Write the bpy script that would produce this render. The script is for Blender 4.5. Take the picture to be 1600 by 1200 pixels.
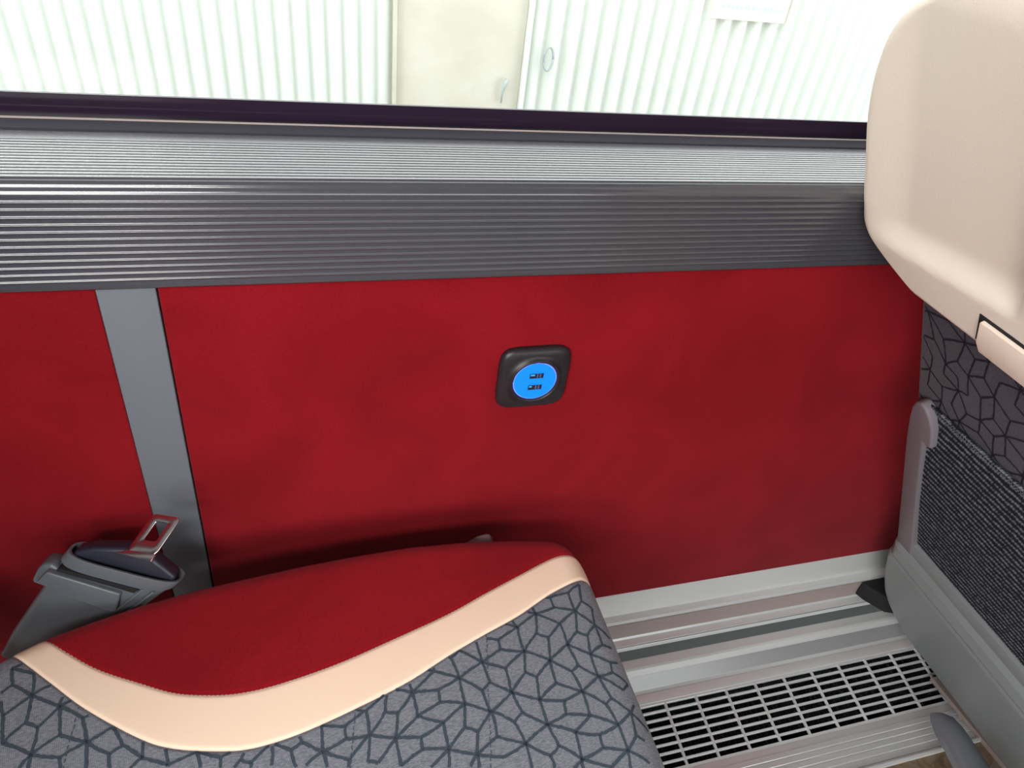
import bpy, bmesh, math, random
from mathutils import Vector, Matrix, noise
random.seed(7)
for o in list(bpy.data.objects): bpy.data.objects.remove(o)
S = bpy.context.scene
COL = S.collection

# ------------------------------------------------------------------ camera
CAM = Vector((0.0, -0.5, 0.942))
F = 1100.0
_X = Vector((3860, -290, F)).normalized()
_D = Vector((-208, 1400, F)); _D = (_D - _X*_D.dot(_X)).normalized()
_Z = -_D
_Y = _Z.cross(_X)
# rows: world axes expressed in camera space (x right, y down, z forward)
def to_world(v): return Vector((_X.dot(v), _Y.dot(v), _Z.dot(v)))
cam_d = bpy.data.cameras.new('camera'); cam = bpy.data.objects.new('camera', cam_d); COL.objects.link(cam)
cam_d.sensor_width = 36.0; cam_d.lens = F/1600*36; cam_d.clip_start = 0.02
r_ = to_world(Vector((1,0,0))); u_ = to_world(Vector((0,-1,0))); b_ = to_world(Vector((0,0,-1)))
cam.matrix_world = Matrix(((r_.x,u_.x,b_.x,CAM.x),(r_.y,u_.y,b_.y,CAM.y),(r_.z,u_.z,b_.z,CAM.z),(0,0,0,1)))
S.camera = cam
def ray(px, py): return to_world(Vector((px-800, py-600, F)))
def at(px, py, ax, val):
    d = ray(px, py); return CAM + d*((val-CAM[ax])/d[ax])
def on_lean(px, py, k):            # a point of the leaning plane x + z/2 = k
    d = ray(px, py); n = Vector((1,0,.5)); return CAM + d*((k-CAM.dot(n))/d.dot(n))

# ------------------------------------------------------------------ world, lights, exposure
W = bpy.data.worlds.new('overcast_sky'); S.world = W; W.use_nodes = True
bg = W.node_tree.nodes['Background']; bg.inputs[0].default_value = (.96,.98,1,1); bg.inputs[1].default_value = 3.6
S.view_settings.view_transform = 'Standard'; S.view_settings.look = 'None'
S.view_settings.exposure = 0.0; S.view_settings.gamma = 1.0; S.view_settings.use_curve_mapping = False
def area(name, loc, rot, sx, sy, power, color=(1,1,1)):
    l = bpy.data.lights.new(name, 'AREA'); l.shape = 'RECTANGLE'; l.size = sx; l.size_y = sy; l.energy = power; l.color = color
    o = bpy.data.objects.new(name, l); COL.objects.link(o); o.location = loc; o.rotation_euler = rot
    return o
# daylight through the windows on the other side of the coach
area('opposite_window_daylight', (-1.3,-2.05,1.12), (math.radians(86),0,0), 1.7, .8, 42, (1,.98,.95))
area('opposite_window_daylight_front', (1.5,-2.05,1.25), (math.radians(80),0,0), 1.0, .8, 5, (1,.96,.90))
area('added_ceiling_fill', (-.9,-1.6,1.66), (math.radians(28),0,0), 1.3, .35, 42, (1,.97,.94))  # unseen overhead light, added to brighten the cushion from above

# ------------------------------------------------------------------ materials
def lin(c):
    c = c/255.0
    return c/12.92 if c <= .04045 else ((c+.055)/1.055)**2.4
def rgb(r,g,b): return (lin(r),lin(g),lin(b),1)
def mat(name, col, rough=.5, metal=0, spec=.5, sheen=0, sheen_col=None, coat=0):
    m = bpy.data.materials.new(name); m.use_nodes = True
    p = m.node_tree.nodes['Principled BSDF']
    p.inputs['Base Color'].default_value = col; p.inputs['Roughness'].default_value = rough
    p.inputs['Metallic'].default_value = metal; p.inputs['Specular IOR Level'].default_value = spec
    p.inputs['Sheen Weight'].default_value = sheen; p.inputs['Coat Weight'].default_value = coat
    if sheen_col: p.inputs['Sheen Tint'].default_value = sheen_col
    return m
def nodes(m): return m.node_tree.nodes, m.node_tree.links, m.node_tree.nodes['Principled BSDF']
def coords(m, scale=(1,1,1), rot=(0,0,0)):
    n, l, p = nodes(m); tc = n.new('ShaderNodeTexCoord'); mp = n.new('ShaderNodeMapping')
    mp.inputs['Scale'].default_value = scale; mp.inputs['Rotation'].default_value = rot
    l.new(tc.outputs['Object'], mp.inputs['Vector']); return mp.outputs['Vector']
def noise_col(m, stops, scale, detail=4, rough=.6, vec=None, dist=0):
    n, l, p = nodes(m); t = n.new('ShaderNodeTexNoise'); t.inputs['Scale'].default_value = scale
    t.inputs['Detail'].default_value = detail; t.inputs['Roughness'].default_value = rough; t.inputs['Distortion'].default_value = dist
    l.new(vec or coords(m), t.inputs['Vector'])
    r = n.new('ShaderNodeValToRGB'); e = r.color_ramp.elements
    e[0].position, e[0].color = stops[0]; e[1].position, e[1].color = stops[-1]
    for s in stops[1:-1]:
        q = e.new(s[0]); q.color = s[1]
    l.new(t.outputs['Fac'], r.inputs['Fac']); l.new(r.outputs['Color'], p.inputs['Base Color'])
    return r
def bump(m, height, strength=.3, dist=.001, prev=None):
    n, l, p = nodes(m); b = n.new('ShaderNodeBump'); b.inputs['Strength'].default_value = strength; b.inputs['Distance'].default_value = dist
    l.new(height, b.inputs['Height'])
    if prev: l.new(prev, b.inputs['Normal'])
    l.new(b.outputs['Normal'], p.inputs['Normal']); return b.outputs['Normal']
def noise_bump(m, scale, strength, dist=.001, detail=3, vec=None, prev=None):
    n, l, p = nodes(m); t = n.new('ShaderNodeTexNoise'); t.inputs['Scale'].default_value = scale; t.inputs['Detail'].default_value = detail
    l.new(vec or coords(m), t.inputs['Vector']); return bump(m, t.outputs['Fac'], strength, dist, prev)

def suede(name, a, b):
    m = mat(name, a, .95, spec=.1, sheen=.25, sheen_col=(1,.3,.35,1))
    n, l, p = nodes(m)
    big = n.new('ShaderNodeTexNoise'); big.inputs['Scale'].default_value = 9; big.inputs['Detail'].default_value = 5; big.inputs['Distortion'].default_value = .6
    fine = n.new('ShaderNodeTexNoise'); fine.inputs['Scale'].default_value = 420; fine.inputs['Detail'].default_value = 3
    v = coords(m); l.new(v, big.inputs['Vector']); l.new(v, fine.inputs['Vector'])
    mx = n.new('ShaderNodeMath'); mx.operation = 'MULTIPLY_ADD'; mx.inputs[1].default_value = .35
    l.new(fine.outputs['Fac'], mx.inputs[0])
    sc = n.new('ShaderNodeMath'); sc.operation = 'MULTIPLY'; sc.inputs[1].default_value = .65
    l.new(big.outputs['Fac'], sc.inputs[0]); l.new(sc.outputs[0], mx.inputs[2])
    r = n.new('ShaderNodeValToRGB'); r.color_ramp.elements[0].position = .38; r.color_ramp.elements[0].color = a
    r.color_ramp.elements[1].position = .62; r.color_ramp.elements[1].color = b
    l.new(mx.outputs[0], r.inputs['Fac']); l.new(r.outputs['Color'], p.inputs['Base Color'])
    bump(m, fine.outputs['Fac'], .35, .0006)
    return m
M = {}
M['red_wall'] = suede('red_suede_wall', rgb(112,9,18), rgb(130,15,25))
M['red_seat'] = suede('red_suede_seat', rgb(124,11,22), rgb(144,18,28))
M['cream'] = mat('cream_leather', rgb(248,221,196), .6, spec=.3); noise_bump(M['cream'], 600, .12, .0004)
M['sill'] = mat('grey_ribbed_plastic', rgb(66,66,72), .17, spec=1.0); noise_bump(M['sill'], 500, .05, .0003)
M['strip'] = mat('grey_strip', rgb(104,108,116), .45, spec=.4); noise_bump(M['strip'], 900, .1, .0003)
M['gasket'] = mat('dark_gasket', rgb(52,50,57), .8, spec=.1)
M['gap'] = mat('dark_gap', rgb(18,16,20), .8)
M['black'] = mat('black_plastic', rgb(38,32,36), .38, spec=.4); noise_bump(M['black'], 1500, .12, .0003)
M['frit'] = mat('black_frit', rgb(40,28,44), .1, spec=.25)  # black ceramic; the purple reflection of the seats is put into the base colour
M['grey_pl'] = mat('grey_moulded_plastic', rgb(126,133,134), .36, spec=.5); noise_bump(M['grey_pl'], 900, .1, .0003)
M['boot_pl'] = mat('dark_grey_moulded_plastic', rgb(92,97,103), .36, spec=.6); noise_bump(M['boot_pl'], 900, .1, .0003)
M['foot'] = mat('dark_gloss_grey', rgb(98,103,110), .22, spec=.7)
M['post_pl'] = mat('warm_grey_plastic', rgb(120,114,120), .5, spec=.4); noise_bump(M['post_pl'], 900, .1, .0003)
M['tongue_pl'] = mat('black_satin_plastic', rgb(40,42,54), .32, spec=.5)
M['chrome'] = mat('chrome', (.70,.66,.67,1), .2, metal=1)
M['alu'] = mat('brushed_aluminium', rgb(238,242,242), .30, metal=.42, spec=.5); noise_bump(M['alu'], 60, .12, .0006, vec=None)
M['alu2'] = mat('anodised_aluminium', rgb(170,156,152), .5, metal=.2)
M['alu_shade'] = mat('shaded_aluminium', rgb(184,187,188), .34, metal=.5)  # darker copy of the aluminium, with the slope's shade in its colour
M['groove_shade'] = mat('grey_groove_shade', rgb(84,90,90), .6)  # grey of the shadowed skirting groove
M['duct'] = mat('duct_inside', rgb(16,24,26), .8)
noise_col(M['duct'], [(.45,rgb(8,14,16)),(.6,rgb(40,52,54)),(.75,rgb(90,98,96))], 160, 3)
M['tile'] = mat('brown_vinyl', rgb(120,100,78), .6)
noise_col(M['tile'], [(.3,rgb(84,70,56)),(.5,rgb(122,102,80)),(.66,rgb(120,118,110)),(.8,rgb(150,112,60))], 42, 5, dist=1.2)
M['beige'] = mat('beige_moulded_shell', rgb(218,204,190), .62, spec=.35)
noise_bump(M['beige'], 700, .3, .0006)
M['beige_pipe'] = mat('beige_flap', rgb(226,208,192), .6, spec=.3); noise_bump(M['beige_pipe'], 500, .4, .0006)
M['clear_led'] = mat('blue_lit_face', rgb(10,90,220), .35)
p = M['clear_led'].node_tree.nodes['Principled BSDF']; p.inputs['Emission Color'].default_value = (0,.21,1,1); p.inputs['Emission Strength'].default_value = .95
M['led_ring'] = mat('blue_lit_ring', rgb(120,120,240), .35)
p = M['led_ring'].node_tree.nodes['Principled BSDF']; p.inputs['Emission Color'].default_value = (.2,.3,1,1); p.inputs['Emission Strength'].default_value = .7
M['teal'] = mat('port_tongue', rgb(40,150,190), .4)
p = M['teal'].node_tree.nodes['Principled BSDF']; p.inputs['Emission Color'].default_value = (.02,.35,.5,1); p.inputs['Emission Strength'].default_value = .5
M['steel'] = mat('port_steel', rgb(120,130,190), .3, metal=.6)
M['ext'] = mat('white_corrugated_metal', rgb(214,220,214), .6, spec=.3)
M['door'] = mat('cream_door_paint', rgb(216,214,200), .7, spec=.2)
noise_col(M['door'], [(.35,rgb(196,194,180)),(.7,rgb(208,206,194))], 6, 5)
M['sign'] = mat('white_sign', rgb(246,246,246), .6); M['sign_edge'] = mat('sign_edge', rgb(240,222,208), .6)
M['print'] = mat('pale_print', rgb(176,200,204), .7)
M['hook'] = mat('grey_hook', rgb(168,180,178), .5)
M['asphalt'] = mat('pale_paving', rgb(150,150,145), .9); noise_bump(M['asphalt'], 60, .3, .004)
M['liner'] = mat('coach_lining', rgb(150,148,148), .8)
M['seatback'] = mat('dark_lining', rgb(52,54,62), .85)

def weave(name, base, dark, sc, rot=0, spots=0):
    m = mat(name, base, .85, spec=.15, sheen=.15)
    n, l, p = nodes(m)
    v = coords(m, (sc,sc,sc), (0,0,rot))
    sx = n.new('ShaderNodeSeparateXYZ'); l.new(v, sx.inputs[0])
    outs = []
    for ax, k in (('X',1.0),('Y',1.0)):
        s = n.new('ShaderNodeMath'); s.operation = 'SINE'; l.new(sx.outputs[ax], s.inputs[0]); outs.append(s)
    mu = n.new('ShaderNodeMath'); mu.operation = 'MULTIPLY'; l.new(outs[0].outputs[0], mu.inputs[0]); l.new(outs[1].outputs[0], mu.inputs[1])
    t = n.new('ShaderNodeTexNoise'); t.inputs['Scale'].default_value = 350; t.inputs['Detail'].default_value = 2; l.new(coords(m,(1,3,1)), t.inputs['Vector'])
    ad = n.new('ShaderNodeMath'); ad.operation = 'MULTIPLY_ADD'; ad.inputs[1].default_value = .22; l.new(mu.outputs[0], ad.inputs[0]); l.new(t.outputs['Fac'], ad.inputs[2])
    r = n.new('ShaderNodeValToRGB'); r.color_ramp.elements[0].position = .25; r.color_ramp.elements[0].color = dark
    r.color_ramp.elements[1].position = .75; r.color_ramp.elements[1].color = base
    l.new(ad.outputs[0], r.inputs['Fac']); l.new(r.outputs['Color'], p.inputs['Base Color'])
    bump(m, ad.outputs[0], .4, .0005)
    return m
M['fabric'] = weave('grey_woven_fabric', rgb(140,143,150), rgb(92,98,109), 3900, .5)
M['fabric_line'] = mat('slate_woven_line', rgb(66,76,87), .9, spec=.1); noise_bump(M['fabric_line'], 900, .5, .0005)
M['fabric_dark'] = weave('dark_woven_fabric', rgb(80,75,85), rgb(60,58,67), 3000)
M['line_dark'] = mat('dark_woven_line', rgb(50,45,55), .9, spec=.1)
# knitted pocket
def knit():
    m = mat('black_knit', rgb(44,48,56), .9, spec=.1)
    n, l, p = nodes(m)
    v = coords(m)
    sx = n.new('ShaderNodeSeparateXYZ'); l.new(v, sx.inputs[0])
    wob = n.new('ShaderNodeTexNoise'); wob.inputs['Scale'].default_value = 60; l.new(v, wob.inputs['Vector'])
    z = n.new('ShaderNodeMath'); z.operation = 'MULTIPLY_ADD'; z.inputs[1].default_value = 800; l.new(sx.outputs['Z'], z.inputs[0])
    w2 = n.new('ShaderNodeMath'); w2.operation = 'MULTIPLY'; w2.inputs[1].default_value = 4; l.new(wob.outputs['Fac'], w2.inputs[0]); l.new(w2.outputs[0], z.inputs[2])
    s1 = n.new('ShaderNodeMath'); s1.operation = 'SINE'; l.new(z.outputs[0], s1.inputs[0])
    y = n.new('ShaderNodeMath'); y.operation = 'MULTIPLY_ADD'; y.inputs[1].default_value = 2000; l.new(sx.outputs['Y'], y.inputs[0]); l.new(z.outputs[0], y.inputs[2])
    s2 = n.new('ShaderNodeMath'); s2.operation = 'SINE'; l.new(y.outputs[0], s2.inputs[0])
    t = n.new('ShaderNodeTexNoise'); t.inputs['Scale'].default_value = 220; l.new(v, t.inputs['Vector'])
    a = n.new('ShaderNodeMath'); a.operation = 'MULTIPLY_ADD'; a.inputs[1].default_value = .35; l.new(s2.outputs[0], a.inputs[0]); l.new(s1.outputs[0], a.inputs[2])
    b = n.new('ShaderNodeMath'); b.operation = 'MULTIPLY_ADD'; b.inputs[1].default_value = .3; b.inputs[2].default_value = -.1; l.new(a.outputs[0], b.inputs[0])
    c = n.new('ShaderNodeMath'); c.operation = 'ADD'; l.new(b.outputs[0], c.inputs[0]); l.new(t.outputs['Fac'], c.inputs[1])
    r = n.new('ShaderNodeValToRGB'); r.color_ramp.elements[0].position = .38; r.color_ramp.elements[0].color = rgb(36,39,47)
    r.color_ramp.elements[1].position = .85; r.color_ramp.elements[1].color = rgb(128,134,142)
    l.new(c.outputs[0], r.inputs['Fac']); l.new(r.outputs['Color'], p.inputs['Base Color'])
    bump(m, a.outputs[0], .5, .0006)
    return m
M['knit'] = knit()
M['stitch'] = mat('grey_thread', rgb(112,116,122), .8)
# glass: clear pane with a faint reflection
g = bpy.data.materials.new('clear_glass'); g.use_nodes = True; gn = g.node_tree.nodes; gl = g.node_tree.links
gn.remove(gn['Principled BSDF']); tr = gn.new('ShaderNodeBsdfTransparent'); gs = gn.new('ShaderNodeBsdfGlossy'); gs.inputs['Roughness'].default_value = .02
tr.inputs[0].default_value = (.975,.982,.968,1)
fr = gn.new('ShaderNodeFresnel'); geo_ = gn.new('ShaderNodeNewGeometry'); ior_ = gn.new('ShaderNodeMath'); ior_.operation = 'MULTIPLY_ADD'
ior_.inputs[1].default_value = 1/1.45-1.45; ior_.inputs[2].default_value = 1.45; gl.new(geo_.outputs['Backfacing'], ior_.inputs[0]); gl.new(ior_.outputs[0], fr.inputs['IOR'])
mx = gn.new('ShaderNodeMixShader')
gl.new(fr.outputs[0], mx.inputs[0]); gl.new(tr.outputs[0], mx.inputs[1]); gl.new(gs.outputs[0], mx.inputs[2]); gl.new(mx.outputs[0], gn['Material Output'].inputs[0])
M['glass'] = g

# ------------------------------------------------------------------ builders
def mesh_obj(name, verts, faces, mats, parent=None, smooth=True, fmat=None, recalc=True):
    me = bpy.data.meshes.new(name); me.from_pydata([tuple(v) for v in verts], [], faces)
    if not isinstance(mats, (list,tuple)): mats = [mats]
    for m in mats: me.materials.append(M[m])
    if fmat:
        for i, k in enumerate(fmat): me.polygons[i].material_index = k
    if recalc:
        bm = bmesh.new(); bm.from_mesh(me); bmesh.ops.recalc_face_normals(bm, faces=bm.faces); bm.to_mesh(me); bm.free()
    for p in me.polygons: p.use_smooth = smooth
    o = bpy.data.objects.new(name, me); COL.objects.link(o)
    if parent: o.parent = parent
    return o
def tag(o, label=None, cat=None, group=None, kind=None):
    if label: o['label'] = label
    if cat: o['category'] = cat
    if group: o['group'] = group
    if kind: o['kind'] = kind
    return o
def empty(name, loc, label, cat, group=None):
    o = bpy.data.objects.new(name, None); COL.objects.link(o); o.empty_display_size = .05
    o.location = loc; tag(o, label, cat, group)
    return o
def adopt(parent, o):              # parent keeping the world position
    o.parent = parent; o.matrix_parent_inverse = Matrix.Translation(-parent.location); return o
def sharp(o, deg=35):
    me = o.data; bm = bmesh.new(); bm.from_mesh(me)
    for e in bm.edges:
        if len(e.link_faces) == 2 and e.calc_face_angle(0) > math.radians(deg): e.smooth = False
    bm.to_mesh(me); bm.free(); return o
def bev(o, w, seg=3, ang=30):
    m = o.modifiers.new('bevel', 'BEVEL'); m.width = w; m.segments = seg; m.limit_method = 'ANGLE'; m.angle_limit = math.radians(ang); m.harden_normals = False
    return o
def box(name, lo, hi, m, parent=None, bevel=0, seg=3):
    x0,y0,z0 = lo; x1,y1,z1 = hi
    v = [(x0,y0,z0),(x1,y0,z0),(x1,y1,z0),(x0,y1,z0),(x0,y0,z1),(x1,y0,z1),(x1,y1,z1),(x0,y1,z1)]
    f = [(0,3,2,1),(4,5,6,7),(0,1,5,4),(1,2,6,5),(2,3,7,6),(3,0,4,7)]
    o = mesh_obj(name, v, f, m, parent, smooth=bevel>0)
    if bevel: bev(o, bevel, seg)
    return o
def extrude_x(name, prof, x0, x1, m, parent=None, closed=False, nx=2):
    n = len(prof); v = []; f = []
    for i in range(nx):
        x = x0+(x1-x0)*i/(nx-1)
        v += [(x,y,z) for y,z in prof]
    for i in range(nx-1):
        for j in range(n if closed else n-1):
            k = (j+1)%n
            f.append((i*n+j, i*n+k, (i+1)*n+k, (i+1)*n+j))
    if closed:
        f.append(tuple(range(n))); f.append(tuple((nx-1)*n+j for j in reversed(range(n))))
    return mesh_obj(name, v, f, m, parent)
def grid_faces(nr, nc, off=0):
    return [(off+i*nc+j, off+i*nc+j+1, off+(i+1)*nc+j+1, off+(i+1)*nc+j) for i in range(nr-1) for j in range(nc-1)]
def frame_mat(O, u, v, w): return Matrix(((u.x,v.x,w.x,O.x),(u.y,v.y,w.y,O.y),(u.z,v.z,w.z,O.z),(0,0,0,1)))
def prism(name, poly, d0, d1, mt, mw, parent=None, bevel=0, seg=3, smooth=True):
    # polygon in the (u,v) plane of matrix mw, extruded along w from d0 to d1
    n = len(poly)
    v = [mw @ Vector((a,b,d0)) for a,b in poly] + [mw @ Vector((a,b,d1)) for a,b in poly]
    f = [tuple(range(n)), tuple(n+i for i in reversed(range(n)))] + [(i,(i+1)%n,n+(i+1)%n,n+i) for i in range(n)]
    o = mesh_obj(name, v, f, mt, parent, smooth=smooth)
    if bevel: bev(o, bevel, seg)
    else: sharp(o)
    return o
def interp(pts, x):
    if x <= pts[0][0]: return pts[0][1]
    for (a,b),(c,d) in zip(pts, pts[1:]):
        if x <= c: return b+(d-b)*(x-a)/max(c-a,1e-9)
    return pts[-1][1]
def smoothcurve(pts, n=200):       # Catmull-Rom through points
    out = []
    P = [pts[0]]+list(pts)+[pts[-1]]
    for i in range(1, len(P)-2):
        p0,p1,p2,p3 = [Vector(q) for q in P[i-1:i+3]]
        for k in range(n//(len(P)-3)+1):
            t = k/(n//(len(P)-3)+1)
            out.append(.5*((2*p1)+(-p0+p2)*t+(2*p0-5*p1+4*p2-p3)*t*t+(-p0+3*p1-3*p2+p3)*t**3))
    out.append(Vector(pts[-1])); return out
def tube(name, path, rad, m, parent=None, seg=12, flat=1.0):
    vs=[]; fs=[]
    n=len(path)
    for i,pp in enumerate(path):
        pp=Vector(pp); a=Vector(path[max(i-1,0)]); b=Vector(path[min(i+1,n-1)]); t=(b-a).normalized()
        s=t.cross(Vector((0,0,1)));
        if s.length<1e-3: s=t.cross(Vector((0,1,0)))
        s.normalize(); q=s.cross(t); r=rad[i] if isinstance(rad,(list,tuple)) else rad
        for k in range(seg):
            an=2*math.pi*k/seg; vs.append(pp+s*math.cos(an)*r+q*math.sin(an)*r*flat)
    for i in range(n-1):
        for k in range(seg):
            fs.append((i*seg+k,i*seg+(k+1)%seg,(i+1)*seg+(k+1)%seg,(i+1)*seg+k))
    fs.append(tuple(range(seg))); fs.append(tuple((n-1)*seg+k for k in range(seg)))
    return mesh_obj(name,vs,fs,m,parent)

# ------------------------------------------------------------------ the coach shell
XL, XR = -1.6, 2.3
SILL_Y, SILL_TOP, SILL_BOT = -.02, .735, .654
w = box('wall_window', (XL,.012,-.02), (XR,.10,.65), 'liner'); tag(w, kind='structure')
w = box('wall_header', (XL,.03,1.36), (XR,.12,1.75), 'liner'); tag(w, kind='structure')
w = box('ceiling', (XL,-2.2,1.70), (XR,.12,1.76), 'liner'); tag(w, kind='structure')
w = box('wall_opposite', (XL,-2.3,-.02), (XR,-2.2,.72), 'liner'); tag(w, kind='structure')
w = box('wall_rear', (XL-.06,-2.3,-.02), (XL,.10,1.76), 'liner'); tag(w, kind='structure')
w = box('wall_front', (XR,-2.3,-.02), (XR+.06,.10,1.76), 'liner'); tag(w, kind='structure')
w = box('wall_opposite_header', (XL,-2.3,1.36), (XR,-2.2,1.76), 'liner'); tag(w, kind='structure')
w = box('wall_outer_skin', (XL,.10,-1.2), (XR,.118,.68), 'liner'); tag(w, kind='structure')
w = box('floor', (XL,-2.3,-.05), (XR,-.2365,-.004), 'tile'); tag(w, kind='structure')

# ribbed window sill: scalloped profile, fine ribs on top, wider ones down the front
def grooves(a, b, n, depth, side):     # flat lands with narrow grooves between them
    a = Vector(a); b = Vector(b); d = (b-a)/n; nrm = Vector((-d.y, d.x)).normalized()*side; out = []
    for i in range(n):
        for t,k in ((0,0),(.10,.75),(.17,1),(.5,1.12),(.83,1),(.90,.75)): out.append(a+d*(i+t)+nrm*depth*(k-1))
    out.append(b); return out
def beads(a, b, n, amp, side):         # flats with narrow raised beads
    a = Vector(a); b = Vector(b); d = (b-a)/n; nrm = Vector((-d.y, d.x)).normalized()*side; out = []
    for i in range(n):
        for t,k in ((0,0),(.30,.02),(.36,.30),(.43,.80),(.5,1),(.57,.80),(.64,.30),(.70,.02)): out.append(a+d*(i+t)+nrm*amp*k)
    out.append(b); return out
def ribs(a, b, n, amp, side):
    a = Vector(a); b = Vector(b); d = (b-a)/n; nrm = Vector((-d.y, d.x)).normalized()*side; out = []
    for i in range(n):
        for k in range(6):
            t = k/6.0; out.append(a+d*(i+t)+nrm*amp*math.sin(math.pi*t)**.8)
    out.append(b); return out
prof = [Vector((.110,.690)),Vector((.1095,.7345)),Vector((.084,.7345)),Vector((.079,.7348)),Vector((.0655,.7352)),Vector((.0560,.7355))]
prof += grooves((.0555,.7357),(-.0145,.7374), 13, .0009, -1)
prof += ribs((-.0150,.7366),(-.0192,.7325), 1, .0010, -1)
prof += ribs((-.0192,.7325),(-.0215,.7262), 1, .0010, -1)[1:]
prof += beads((-.0215,.7262),(-.0158,.6600), 12, .0009, -1)[1:]
prof += [Vector((-.0157,.6590)),Vector((-.0160,.6565)),Vector((-.0142,.6543)),Vector((-.006,.6535)),Vector((.010,.6535))]
sill = extrude_x('trim_1', [(p.x,p.y) for p in prof], XL, XR, 'sill'); sharp(sill, 50)
for e_ in [0]:
    bm = bmesh.new(); bm.from_mesh(sill.data)
    for e in bm.edges:
        if len(e.link_faces) == 2 and e.verts[0].co.y > -.0140 and e.verts[0].co.y < .0560 and e.verts[0].co.z > .733 and e.calc_face_angle(0) > math.radians(9): e.smooth = False
    bm.to_mesh(sill.data); bm.free()
tag(sill, kind='structure')
# glazing with its black border
win = mesh_obj('window_1', [(XL,.112,.70),(XR,.112,.70),(XR,.112,1.40),(XL,.112,1.40),(XL,.118,.70),(XR,.118,.70),(XR,.118,1.40),(XL,.118,1.40)],
   [(0,1,2,3),(4,5,6,7),(0,1,5,4),(2,3,7,6),(0,3,7,4),(1,2,6,5)], 'glass', smooth=False); tag(win, kind='structure')
gk = at(0,182,1,.108); ft = at(0,143,1,.108)
box('glass_border', (XL,.1085,.69), (XR,.1115,ft.z), 'frit', win)
gk2 = at(0,199,2,.7362)
box('window_gasket', (XL,gk2.y,.7335), (XR,at(0,182,2,.7362).y,.7362), 'gasket', win, .0012)
lip_y = at(0,182,2,.7362).y
box('gasket_lip', (XL,lip_y-.0022,.7358), (XR,lip_y,.7370), 'alu2', win)
# red wall panels and the grey strip between them
def wall_panel(name, poly, label):
    mw = frame_mat(Vector((0,0,0)), Vector((1,0,0)), Vector((0,0,1)), Vector((0,1,0)))
    o = prism(name, poly, 0.0, .012, 'red_wall', mw, bevel=.0018)
    return tag(o, kind='structure')
wall_panel('wall_panel_rear', [(XL,.138),(-.1575,.138),(-.1462,.66),(XL,.66)], '')
wall_panel('wall_panel_front', [(-.118,.138),(XR,.138),(XR,.66),(-.1045,.66)], '')
mw = frame_mat(Vector((0,0,0)), Vector((1,0,0)), Vector((0,0,1)), Vector((0,1,0)))
st = prism('trim_2', [(-.1572,.138),(-.1195,.138),(-.1058,.66),(-.1460,.66)], .0005, .012, 'strip', mw, bevel=.0008); tag(st, kind='structure')

# stepped aluminium skirting down to the floor vent
P = [(.010,.150),(.004,.140),(0,.138),(-.0035,.125),(-.0060,.104),(-.0075,.0985),(-.0155,.0955),(-.0172,.092),(-.0185,.058),(-.0210,.0545),(-.0300,.0530),(-.0325,.049),(-.0330,.034)]
sk = extrude_x('trim_3', P, XL, .905, 'alu'); sharp(sk, 25); tag(sk, kind='structure')
P = [(-.0325,.0335),(-.0335,.029),(-.0520,.0285),(-.0550,.027),(-.0600,.019),(-.0735,.002),(-.0780,.0005),(-.0800,.0018),(-.0880,.0020),(-.0925,.0008),(-.0930,-.004)]
sk = extrude_x('trim_4', P, XL, .905, 'alu'); sharp(sk, 25); tag(sk, kind='structure')
mesh_obj('skirting_slope_shade', [(XL,-.0602,.0193),(.905,-.0602,.0193),(.905,-.0734,.0026),(XL,-.0734,.0026)], [(0,1,2,3)], 'alu_shade', sk, smooth=False)  # overlay painting the slope darker, as the less lit face
mesh_obj('skirting_groove_shade', [(XL,-.0310,.0522),(.905,-.0310,.0522),(.905,-.0325,.044),(.905,-.0400,.0293),(XL,-.0400,.0293),(XL,-.0325,.044)], [(0,1,2,5),(5,2,3,4)], 'groove_shade', sk, smooth=False)  # dark strip painting the shadow in the groove under the lip
mesh_obj('skirting_face', [(XL,-.0183,.0905),(.905,-.0183,.0905),(.905,-.0196,.0585),(XL,-.0196,.0585)], [(0,1,2,3)], 'alu2', sk, smooth=False)
for pl in (box('trim_5', (.906,-.237,-.05), (XR,.012,-.003), 'seatback'),box('trim_10', (XL,-.237,-.06), (.906,.012,-.051), 'seatback')): tag(pl, kind='structure')

# floor vent: a sloping plate of slots
A = Vector((0,-.0935,0)); B = Vector((0,-.1785,-.0145)); dv = (B-A); nv = 8
vent = empty('floor_vent', (.3,-.136,-.03), 'silver slotted floor vent running below the red wall beside the seat cushion', 'floor vent')
vs, fs = [], []
def bar(p0, p1, wv, t):            # bar from p0 to p1, half width vector wv, thickness t
    b0 = len(vs); up = Vector((0,0,t))
    for p in (p0, p1):
        for q in (-wv, wv):
            vs.append(p+q); vs.append(p+q-up)
    for f in ((0,2,6,4),(1,5,7,3),(0,4,5,1),(2,3,7,6),(0,1,3,2),(4,6,7,5)): fs.append(tuple(b0+k for k in f))
GX0, GX1 = -.42, .905
u = dv.normalized()
for i in range(nv+1):
    c = A+dv*(i/nv*.985+.0075); hw = .0014 if 0<i<nv else .0022
    bar(Vector((GX0,c.y,c.z)), Vector((GX1,c.y,c.z)), u*hw, .0045)
k = -17
while True:
    x = .4498+.0492*k; k += 1
    if x > GX1: break
    if x < GX0: continue
    bar(Vector((x,A.y,A.z+.0002)), Vector((x,B.y,B.z+.0002)), Vector((.0018,0,0)), .004)
gr = mesh_obj('grille', vs, fs, 'alu', smooth=False); adopt(vent, gr); bev(gr, .0005, 1)
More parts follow.
